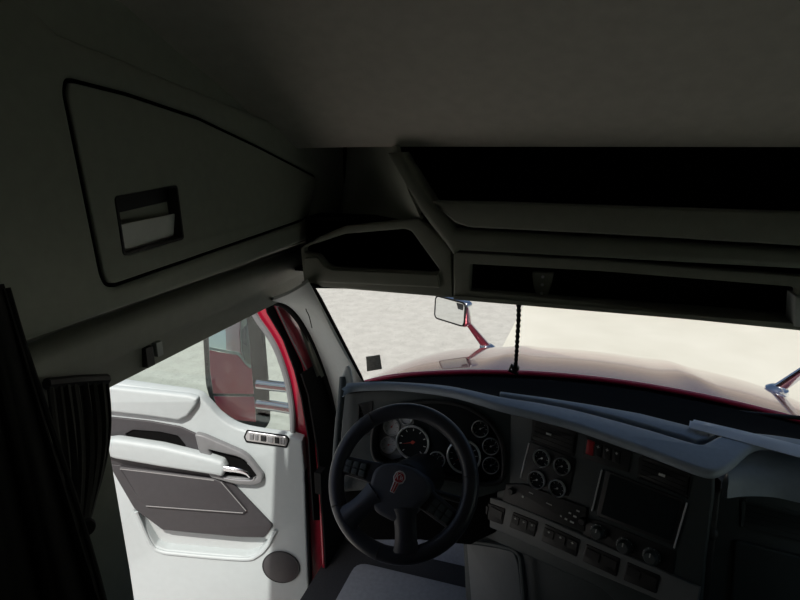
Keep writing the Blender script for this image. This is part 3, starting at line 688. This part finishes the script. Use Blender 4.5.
def gauge(F, x, y, rpx, dialm, parent, nticks=9, big=False, nd=None, w=0):
    u_, v_ = F.px(x, y, w); u2, _ = F.px(x + rpx, y, w); r_ = abs(u2 - u_)
    g = ob('gauge', lathe(F, u_, v_, [(r_ * .97, 0), (r_ * .97, .004), (0, .004)], 30, w), dialm, parent)
    ob('bezel', lathe(F, u_, v_, [(r_ * .97, 0), (r_, .004), (r_, .010), (r_ * .93, .013), (r_ * .88, .009), (r_ * .88, .0045)], 32, w, caps=False), 'bezel', g)
    tk = []
    for k in range(nticks):
        a_ = R(225 - 270 * k / (nticks - 1)); c_, s_ = math.cos(a_), math.sin(a_); l0_, l1_ = r_ * (.66 if big else .60), r_ * .80; hw = r_ * .022
        pts = [(u_ + c_ * l0_ - s_ * hw, v_ + s_ * l0_ + c_ * hw), (u_ + c_ * l1_ - s_ * hw, v_ + s_ * l1_ + c_ * hw), (u_ + c_ * l1_ + s_ * hw, v_ + s_ * l1_ - c_ * hw), (u_ + c_ * l0_ + s_ * hw, v_ + s_ * l0_ - c_ * hw)]
        tk.append(([F.at(a2, b2_, w + .0048) for a2, b2_ in pts], [(0, 1, 2, 3)]))
    ob('dial_marks', tk, 'mark' if dialm == 'dial' else 'dial', g)
    a_ = R(nd if nd is not None else 200); c_, s_ = math.cos(a_), math.sin(a_); hw = r_ * .035
    pts = [(u_ - c_ * r_ * .15 - s_ * hw, v_ - s_ * r_ * .15 + c_ * hw), (u_ + c_ * r_ * .72, v_ + s_ * r_ * .72), (u_ - c_ * r_ * .15 + s_ * hw, v_ - s_ * r_ * .15 - c_ * hw)]
    ob('needle', [([F.at(a2, b2_, w + .006) for a2, b2_ in pts], [(0, 1, 2)]), lathe(F, u_, v_, [(r_ * .1, .004), (r_ * .1, .007), (0, .008)], 12, w)], 'needle' if big else ('mark' if dialm == 'dial' else 'needle'), g)
    return g
gauge(FIc, 413, 442, 17.0, 'dial', ds, 9, True, 195)
gauge(FIc, 464, 456, 17.5, 'dial', ds, 11, True, 215)
gauge(FIc, 392, 426.5, 8.4, 'dialg', ds, 7, nd=60)
gauge(FIc, 389, 444.5, 8.2, 'dialg', ds, 7, nd=20)
gauge(FIc, 406.5, 417, 7.0, 'dialg', ds, 7, nd=80)
gauge(FIc, 437, 459.5, 8.6, 'dial', ds, 7, nd=60)
for (x, y) in ((480.5, 428.5), (491, 446), (491, 465)): gauge(FIc, x, y, 8.8, 'dial', ds, 7, nd=30)
ob('info_display', plate(FIc, [(430, 423), (447, 428), (444, 447), (428, 442)], w0=0, w1=.003, r=.004), 'screen', ds)
def louvre(F, outl, parent, nsl=5, mark=None, name='air_vent', fm='black'):
    vt = ob(name, plate(F, outl, [shrink(rp([F.px(x, y, .004) for x, y in outl], .006), .006)], w0=-.01, w1=.004, bev=.002, r=.006), fm, parent)
    q = [F.px(x, y, 0) for x, y in outl]                      # tl, tr, br, bl
    ob('vent_back', plate(F, q, w0=-.004, w1=.0005, px=False), 'blackm', vt)
    sl = []
    for k in range(nsl):
        t = (k + .6) / (nsl + .2)
        a_ = V(q[0]).lerp(V(q[3]), t); b_ = V(q[1]).lerp(V(q[2]), t); d_ = (b_ - a_).normalized() * .007
        a_ = a_ + d_; b_ = b_ - d_
        sl.append(([F.at(a_.x, a_.y, .0005), F.at(b_.x, b_.y, .0005), F.at(b_.x, b_.y - .004, .005), F.at(a_.x, a_.y - .004, .005), F.at(a_.x, a_.y - .002, .0005), F.at(b_.x, b_.y - .002, .0005)], [(0, 1, 2, 3), (4, 3, 2, 5)]))
    ob('vent_slats', sl, 'black', vt)
    if mark:
        u_, v_ = F.px(mark[0], mark[1], .006); ob('thumb_tab', boxf(F, u_ - .008, u_ + .008, v_ - .003, v_ + .003, .003, .009), 'mark', vt)
    return vt
louvre(FI, [(358, 404), (373, 401), (371, 434), (357, 437)], ds, 6)

# --- centre stack, turned towards the driver
hs = V((-.42, -.907, 0)).normalized()
FT = Frame(AZ(620, 441, 1.04) + V((.004, .008, 0)), hs * math.cos(R(12)) + UZ * math.sin(R(12)))
so = [(508, 404), (540, 412), (575, 422), (612, 434), (650, 448), (690, 463), (713, 468), (712, 500), (704, 560), (698, 640), (660, 640), (600, 588), (520, 553), (470, 530), (474, 494), (504, 478)]
ob('centre_fascia', plate(FT, so, w0=-.03, w1=0, bev=.005), 'dash', ds)
louvre(FT, [(534, 417), (577, 433.5), (574, 456), (531, 440)], ds, 5, (549, 434))
louvre(FT, [(641, 455), (692, 474.5), (688, 499), (637, 478)], ds, 5, (662, 475))
hz = ob('hazard_switch_panel', plate(FT, [(585, 437), (632, 452), (628, 473), (582, 458)], w0=0, w1=.005, bev=.002, r=.005), 'black', ds)
plab(ob('red_switch', plate(FT, [(587, 439.5), (594.5, 442), (592.5, 456.5), (585, 454)], w0=.004, w1=.012, bev=.003, r=.003), 'redbtn', hz), 'red hazard switch')
for (x, y) in ((598, 447), (607, 450), (616.5, 453.5)):
    s_ = ob('rocker_switch', plate(FT, [(x - 3.6, y - 4.2), (x + 4, y - 1.6), (x + 2.8, y + 11), (x - 4.6, y + 8)], w0=.004, w1=.009, bev=.002, r=.002), 'black', hz)
    u_, v_ = FT.px(x, y, .0095); ob('icon', [boxf(FT, u_ - .004, u_ + .004, v_ - .001, v_ + .001, .0085, .0095), boxf(FT, u_ - .001, u_ + .001, v_ - .004, v_ + .004, .0085, .0095)], 'mark', s_)
# gauge block
gb = ob('gauge_block', plate(FT, [(529, 441), (576, 459), (568, 497), (521, 480)], w0=0, w1=.004, bev=.002, r=.008), 'black', ds)
for (x, y) in ((542.5, 458), (562.5, 466), (537.5, 479.5), (558, 488)): gauge(FT, x, y, 8.8, 'dial', ds, 7, nd=210, w=.004)
def strip_(x0, y0, x1, y1):
    ob('bright_strip', tube([FT.pp(x0, y0, .004), FT.pp(x1, y1, .004)], .0024, 8), 'silver', ds)
strip_(529, 443, 520.5, 478); strip_(602, 469.5, 592, 511); strip_(687, 503, 674, 548)
# screen
sb = ob('screen_surround', plate(FT, [(606, 470), (684, 500), (673, 546), (596, 516)], w0=0, w1=.006, bev=.003, r=.006), 'black', ds)
ob('display', plate(FT, [(610, 474), (681, 502), (671, 541), (601, 514)], w0=.004, w1=.0075, r=.004), 'screen', sb)
# radio
rd = ob('radio', plate(FT, [(506, 484), (524, 484), (587, 508), (584, 532), (540, 516), (502, 501)], w0=0, w1=.006, bev=.002, r=.004), 'black', ds)
for (x, y, wd, hh) in ((523, 496.5, 3, 3), (531, 493, 6, 1), (549, 504, 8, 1), (570, 513, 3, 2), (575, 516.5, 4, 2), (566, 519, 3, 2), (572, 522, 5, 2), (578, 511, 4, 1.6), (561, 516, 2, 2)):
    u_, v_ = FT.px(x, y, .007); k = .0012
    ob('radio_key', boxf(FT, u_ - wd * k, u_ + wd * k, v_ - hh * k, v_ + hh * k, .005, .0085), 'mark', rd)
for (x, y) in ((512, 491), (583, 521)):
    u_, v_ = FT.px(x, y, .008); ob('radio_knob', lathe(FT, u_, v_, [(.011, .005), (.010, .018), (.008, .02), (0, .02)], 18), 'black', rd)
# climate knobs
cl = ob('climate_panel', plate(FT, [(586, 518), (600, 521), (676, 551), (670, 590), (640, 575), (582, 542)], w0=0, w1=.003, bev=.001, r=.006), 'black', ds)
for (x, y) in ((597.5, 532.5), (624, 546.5), (651, 557)):
    u_, v_ = FT.px(x, y, .01)
    k_ = ob('climate_knob', lathe(FT, u_, v_, [(.024, .003), (.024, .007), (.019, .009), (.017, .022), (.014, .025), (0, .025)], 24), 'dash', cl)
    ob('knob_mark', [boxf(FT, u_ - .0015, u_ + .0015, v_ + .004, v_ + .015, .0245, .0262)] + [boxf(FT, u_ + .0215 * math.cos(a_) - .0016, u_ + .0215 * math.cos(a_) + .0016, v_ + .0215 * math.sin(a_) - .0016, v_ + .0215 * math.sin(a_) + .0016, .0068, .0078) for a_ in (R(0), R(40), R(80), R(120), R(160), R(200))], 'mark', k_)
# band of switch modules
FTb = FT
bd = [(476, 493), (500, 500), (540, 516), (590, 539), (640, 561), (700, 588), (696, 616), (630, 588), (580, 567), (530, 545), (496, 530), (468, 520)]
bnd = ob('switch_band', plate(FT, bd, w0=-.01, w1=.010, bev=.004), 'band', ds)
plab(bnd, 'mid grey band holding the switch modules')
def module(q4, n, ic=True):
    m_ = ob('switch_module', plate(FT, q4, w0=.006, w1=.013, bev=.002, r=.004), 'black', bnd)
    a_, b_, c_, d_ = [V(FT.px(x, y, .013)) for x, y in q4]
    for k in range(n):
        t = (k + .5) / n; p_ = a_.lerp(b_, t) * .68 + d_.lerp(c_, t) * .32
        w_ = (b_ - a_).length / n * .40; 
        ob('rocker', boxf(FT, p_.x - w_, p_.x + w_, p_.y - .018, p_.y + .008, .012, .016), 'black', m_)
        if ic: ob('icon', [boxf(FT, p_.x - .004, p_.x + .004, p_.y - .001, p_.y + .001, .0155, .0168), boxf(FT, p_.x - .0012, p_.x + .0012, p_.y - .003, p_.y + .003, .0155, .0168)], 'mark', m_)
module([(477, 499), (505, 509), (502, 525), (473, 514)], 2, False)
module([(513, 512), (538, 522), (534, 537), (509, 527)], 3)
module([(545, 524), (580, 540), (576, 557), (541, 541)], 3)
module([(586, 544), (620, 559), (616, 577), (582, 561)], 2, False)
module([(627, 562), (660, 576), (656, 594), (623, 580)], 2, False)
# knee panels under the band
FK1 = Frame(FT.at(0, 0, -.06), FT.n)
ob('knee_panel', plate(FK1, [(462, 528), (540, 556), (640, 600), (640, 700), (545, 700), (470, 700)], w0=-.03, w1=0, bev=.008), 'dash', ds)
FK2 = Frame(FT.at(0, 0, -.045), FT.n)
plab(ob('knee_cover', plate(FK2, [(466, 541), (500, 545), (514, 552), (519, 566), (526, 640), (474, 640)], w0=-.01, w1=.006, bev=.006, r=.008), 'band', ds), 'pale grey lower access cover')
ob('knee_pipe', tube(cat([FK2.pp(x, y, .02) for x, y in ((466, 541), (500, 546), (518, 553), (522, 570), (526, 620))], 4), .009, 8), 'dash', ds)

# --- passenger side
FP = Frame(AZ(770, 486, .985), (-.05, -.95, .28))
ob('passenger_fascia', plate(FP, [(690, 488), (735, 491), (800, 496), (920, 520), (920, 700), (690, 700)], w0=-.03, w1=0, bev=.01), 'dash', ds)
pr_ = [[AZ(740, 463, 1.0), AZ(752, 457, 1.0), AZ(770, 455, 1.0), AZ(800, 461, 1.0), AZ(870, 476, 1.0)], [AZ(727, 474, 1.0), AZ(744, 467, 1.0), AZ(770, 466, 1.0), AZ(800, 472, 1.0), AZ(870, 488, 1.0)],
       [AZ(723, 480, .995), AZ(742, 476, .995), AZ(770, 476, .995), AZ(800, 482, .995), AZ(870, 498, .995)], [AZ(722, 486, .98), AZ(741, 484, .98), AZ(770, 485, .98), AZ(800, 491, .98), AZ(870, 507, .98)],
       [AZ(722, 496, .955), AZ(741, 495, .955), AZ(770, 496, .955), AZ(800, 502, .955), AZ(870, 518, .955)]]
pr_ = [cat(r_, 5) for r_ in pr_]; pr_ = [list(c_) for c_ in zip(*[cat(list(c_), 4) for c_ in zip(*pr_)])]
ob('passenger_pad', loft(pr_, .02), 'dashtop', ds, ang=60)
louvre(FP, [(743, 499), (920, 541), (918, 573), (740, 527)], ds, 5, fm='dash')
u_, v_ = FP.px(709, 531)
ob('dash_knob', lathe(FP, u_, v_, [(.02, 0), (.022, .006), (.019, .022), (.012, .027), (0, .028)], 20), 'black', ds)
ob('glovebox_door', plate(FP, [(735, 540), (800, 556), (920, 584), (920, 690), (728, 640)], w0=0, w1=.012, bev=.006, r=.012), 'dash', ds)
ob('stack_side', plate(FP, [(690, 474), (716, 476), (722, 482), (714, 560), (706, 640), (690, 640)], w0=0, w1=.018, bev=.006), 'black', ds)

# papers lying on the pad
pa = thing('paper_sheet', AZ(745, 440, 1.075), 'long folded white paper strip lying along the right of the dashboard top', 'paper')
rows = []
e0 = cat([AZ(689, 427.5, 1.062), AZ(740, 441, 1.062), AZ(800, 457.5, 1.062), AZ(850, 471, 1.062)], 6)
e1 = cat([AZ(694, 419.5, 1.066), AZ(740, 430, 1.066), AZ(800, 445, 1.066), AZ(850, 458, 1.066)], 6)
e2 = [p_.lerp(q_, .5) + V((0, 0, .004 + .002 * math.sin(i * .9))) for i, (p_, q_) in enumerate(zip(e0, e1))]
ob('folded_sheet', loft([e0, e2, e1], .0012), 'paper', pa, ang=20)
ob('under_sheet', loft([[p_ + V((0, .004, -.001)) for p_ in e0], [p_ + V((.01, .05, -.001)) for p_ in e0]], .001), 'paper', pa)

# ================================================================== steering wheel
WN = V((0, -math.cos(R(36)), math.sin(R(36))))
WC = AD(401.7, 480.2, 1.62)
FWh = Frame(WC, WN)
sw_ = thing('steering_wheel', WC, 'black leather four spoke steering wheel with a red and chrome emblem', 'steering wheel')
RW = .2005
ring = [FWh.at(RW * math.cos(2 * math.pi * k / 72), RW * math.sin(2 * math.pi * k / 72), 0) for k in range(72)]
rim = ob('rim', tube(ring, .0235, 16, closed=True, flat=.9, flatdir=FWh.n[:]), 'leather', sw_)
for a_ in (R(128), R(12), R(-98), R(210)):
    c_ = V((math.cos(a_), math.sin(a_)))
    o_ = FWh.at(RW * c_.x, RW * c_.y, 0); tx = (FWh.u * -c_.y + FWh.v * c_.x); rd_ = (FWh.u * c_.x + FWh.v * c_.y)
    ob('rim_seam', tube([o_ + (rd_ * math.cos(q_ * math.pi / 8) + FWh.n * math.sin(q_ * math.pi / 8)) * (.0228) for q_ in range(16)], .0016, 6, closed=True), 'seam', rim)
# hub
hubp = [(367, 500), (369, 484), (373, 470), (381, 463.5), (395, 462.5), (412, 467), (427, 478), (431, 487), (427, 498), (414, 511), (402, 521), (393, 522), (376, 513)]
ob('hub_pad', plate(FWh, hubp, w0=-.05, w1=.032, bev=.014, r=.012, bres=5), 'hub', sw_, ang=60)
RO = R(-15)
def wd(angle_from_up, r_): a_ = R(90) - R(angle_from_up) + RO; return (r_ * math.cos(a_), r_ * math.sin(a_))
hubc = FWh.px(399, 491)
for sgn in (-1, 1):
    a0 = wd(sgn * 101, .19); a1 = wd(sgn * 101, .07)
    d_ = V((a0[0] - a1[0], a0[1] - a1[1])).normalized(); n_ = V((-d_.y, d_.x))
    i0 = V(a1); o0 = V(a0)
    spk = [i0 + n_ * .032, o0 + n_ * .026, o0 - n_ * .026, i0 - n_ * .032]
    s_ = ob('spoke', plate(FWh, [tuple(p_) for p_ in spk], w0=-.022, w1=.006, bev=.008, px=False, r=.006), 'leather', sw_)
    pc0 = i0.lerp(o0, .60)
    pd = ob('button_pad', plate(FWh, [tuple(pc0 + d_ * a_ + n_ * b_) for a_, b_ in ((-.036, -.024), (.038, -.021), (.038, .021), (-.036, .024))], w0=.004, w1=.012, bev=.004, px=False, r=.006), 'black', s_)
    for k in (-1, 0, 1):
        for b_ in (-.010, .010):
            c_ = pc0 + d_ * (k * .023) + n_ * b_
            ob('button', plate(FWh, [tuple(c_ + d_ * e + n_ * f) for e, f in ((-.0095, -.0085), (.0095, -.0085), (.0095, .0085), (-.0095, .0085))], w0=.011, w1=.016, bev=.002, px=False, r=.003), 'dash', s_)
    # lower spoke
    a0 = wd(sgn * 149, .192); a1 = wd(sgn * 143, .075)
    i0 = V(a1); o0 = V(a0); d_ = (o0 - i0).normalized(); n_ = V((-d_.y, d_.x))
    rows = []
    for k in range(9):
        t = k / 8; c_ = i0.lerp(o0, t); hw = .017 + .012 * (2 * t - 1) ** 2
        rows.append([FWh.at(*(c_ + n_ * hw * e), .008 * (1 - t) * 1.5 + .010 * math.cos(e * 1.5) - .004) for e in (-1, -.6, -.2, .2, .6, 1)])
    ob('lower_spoke', loft(rows, .022), 'leather', sw_, ang=60)
# emblem: tall winged shield, chrome edge with red field
ec = V(FWh.px(397.5, 482, .031)); ea = R(-14)
eu = V((math.cos(ea), math.sin(ea))); ev = V((-math.sin(ea), math.cos(ea)))
def E(pts): return [tuple(ec + eu * a_ * .0012 + ev * b_ * .0012) for a_, b_ in pts]
em = ob('emblem', plate(FWh, E([(-8, -27), (4, -27), (6, -4), (14, 2), (16, 14), (12, 22), (4, 27), (-6, 26), (-13, 20), (-15, 8), (-10, -2)]), w0=.028, w1=.0325, bev=.001, px=False, r=.002), 'silver', sw_)
plab(em, 'red and chrome emblem')
ob('emblem_field', [plate(FWh, E([(-6, 0), (4, 0), (11, 4), (13, 13), (9, 20), (3, 24), (-5, 23), (-10, 18), (-12, 8)]), w0=.031, w1=.0335, px=False, r=.002),
                    plate(FWh, E([(-6.5, -25), (-3.4, -25), (-3.0, -2), (-6, -2)]), w0=.031, w1=.0335, px=False), plate(FWh, E([(-.6, -25), (2.6, -25), (4, -2), (0, -2)]), w0=.031, w1=.0335, px=False)], 'emred', em)
ob('emblem_letters', [plate(FWh, E(q_), w0=.033, w1=.0343, px=False) for q_ in ([(-9, 5), (-7, 5), (-6, 19), (-8, 19)], [(-7, 11), (-5, 12), (1, 19), (-1.4, 19)], [(-6, 12), (-4.4, 13.2), (0, 5), (-2.2, 5)], [(2, 18), (3.6, 18), (4.6, 8), (3.4, 6)], [(3.8, 6), (5.2, 8), (8, 15), (6.6, 16)], [(6.6, 15), (8, 15), (9.8, 8), (8.6, 6)], [(-6, 21), (4, 22), (4, 22.8), (-6, 21.8)])], 'silver', em)
# column and stalks
cl0 = FWh.at(0, 0, -.03); cl1 = WC - WN * .17 + V((0, .10, -.03))
ob('column_shroud', tube(cat([cl0, WC - WN * .10, cl1], 5), [.05, .055, .06, .065, .068, .07, .072, .072, .072, .072, .072], 18), 'black', sw_)
ob('signal_stalk', tube(cat([WC - WN * .09, WC - WN * .075 + V((-.10, 0, .0)), WC - WN * .07 + V((-.19, 0, .015))], 5), .009, 10), 'black', sw_)
ob('shift_stalk', tube(cat([WC - WN * .09, WC - WN * .08 + V((.10, 0, -.02)), WC - WN * .075 + V((.19, 0, -.03))], 5), .010, 10), 'black', sw_)

# footwell things seen below the wheel
fm = ob('floor_mat', plate(FZ(.012), [(-.85, 1.2), (-.15, 1.2), (-.15, 1.98), (-.85, 1.98)], w0=-.011, w1=.004, px=False, r=.06, bev=.003), mat('pale_mat', (.42, .44, .46), .9, noise=.08, scale=60, bump=.4))
lab(fm, 'pale grey floor mat in the driver footwell below the steering wheel', 'floor mat')

# ================================================================== light
w = bpy.data.worlds.new('World'); S.world = w; w.use_nodes = True; nt = w.node_tree
bg = nt.nodes['Background']; sky = nt.nodes.new('ShaderNodeTexSky'); sky.sky_type = 'NISHITA'
sky.sun_disc = False; sky.sun_elevation = R(52); sky.sun_rotation = R(180); sky.dust_density = 2.0; sky.air_density = 1.0; sky.ozone_density = 1.5
sky.dust_density = 3.0
tc = nt.nodes.new('ShaderNodeTexCoord'); sx = nt.nodes.new('ShaderNodeSeparateXYZ'); nt.links.new(tc.outputs['Generated'], sx.inputs[0])
ab = nt.nodes.new('ShaderNodeMath'); ab.operation = 'ABSOLUTE'; nt.links.new(sx.outputs['Z'], ab.inputs[0])
iv = nt.nodes.new('ShaderNodeMath'); iv.operation = 'SUBTRACT'; iv.inputs[0].default_value = 1; nt.links.new(ab.outputs[0], iv.inputs[1])
pw = nt.nodes.new('ShaderNodeMath'); pw.operation = 'POWER'; pw.inputs[1].default_value = 9; nt.links.new(iv.outputs[0], pw.inputs[0])
hz_ = nt.nodes.new('ShaderNodeMix'); hz_.data_type = 'RGBA'; hz_.inputs[7].default_value = (8.6, 7.9, 6.9, 1)     # pale haze along the horizon
nt.links.new(pw.outputs[0], hz_.inputs[0]); nt.links.new(sky.outputs[0], hz_.inputs[6]); nt.links.new(hz_.outputs[2], bg.inputs['Color']); bg.inputs['Strength'].default_value = .087
sl = bpy.data.lights.new('sun', 'SUN'); so_ = bpy.data.objects.new('sun', sl); COL.objects.link(so_)
sl.energy = 4.1; sl.angle = R(.6); sl.color = (1, .96, .90)
so_.location = (0, -5, 8)
so_.rotation_euler = V((-.12, 1, -1.3)).to_track_quat('-Z', 'Y').to_euler()

S.view_settings.view_transform = 'Standard'; S.view_settings.look = 'None'; S.view_settings.gamma = 1.0
S.view_settings.use_curve_mapping = False; S.view_settings.exposure = 0.0
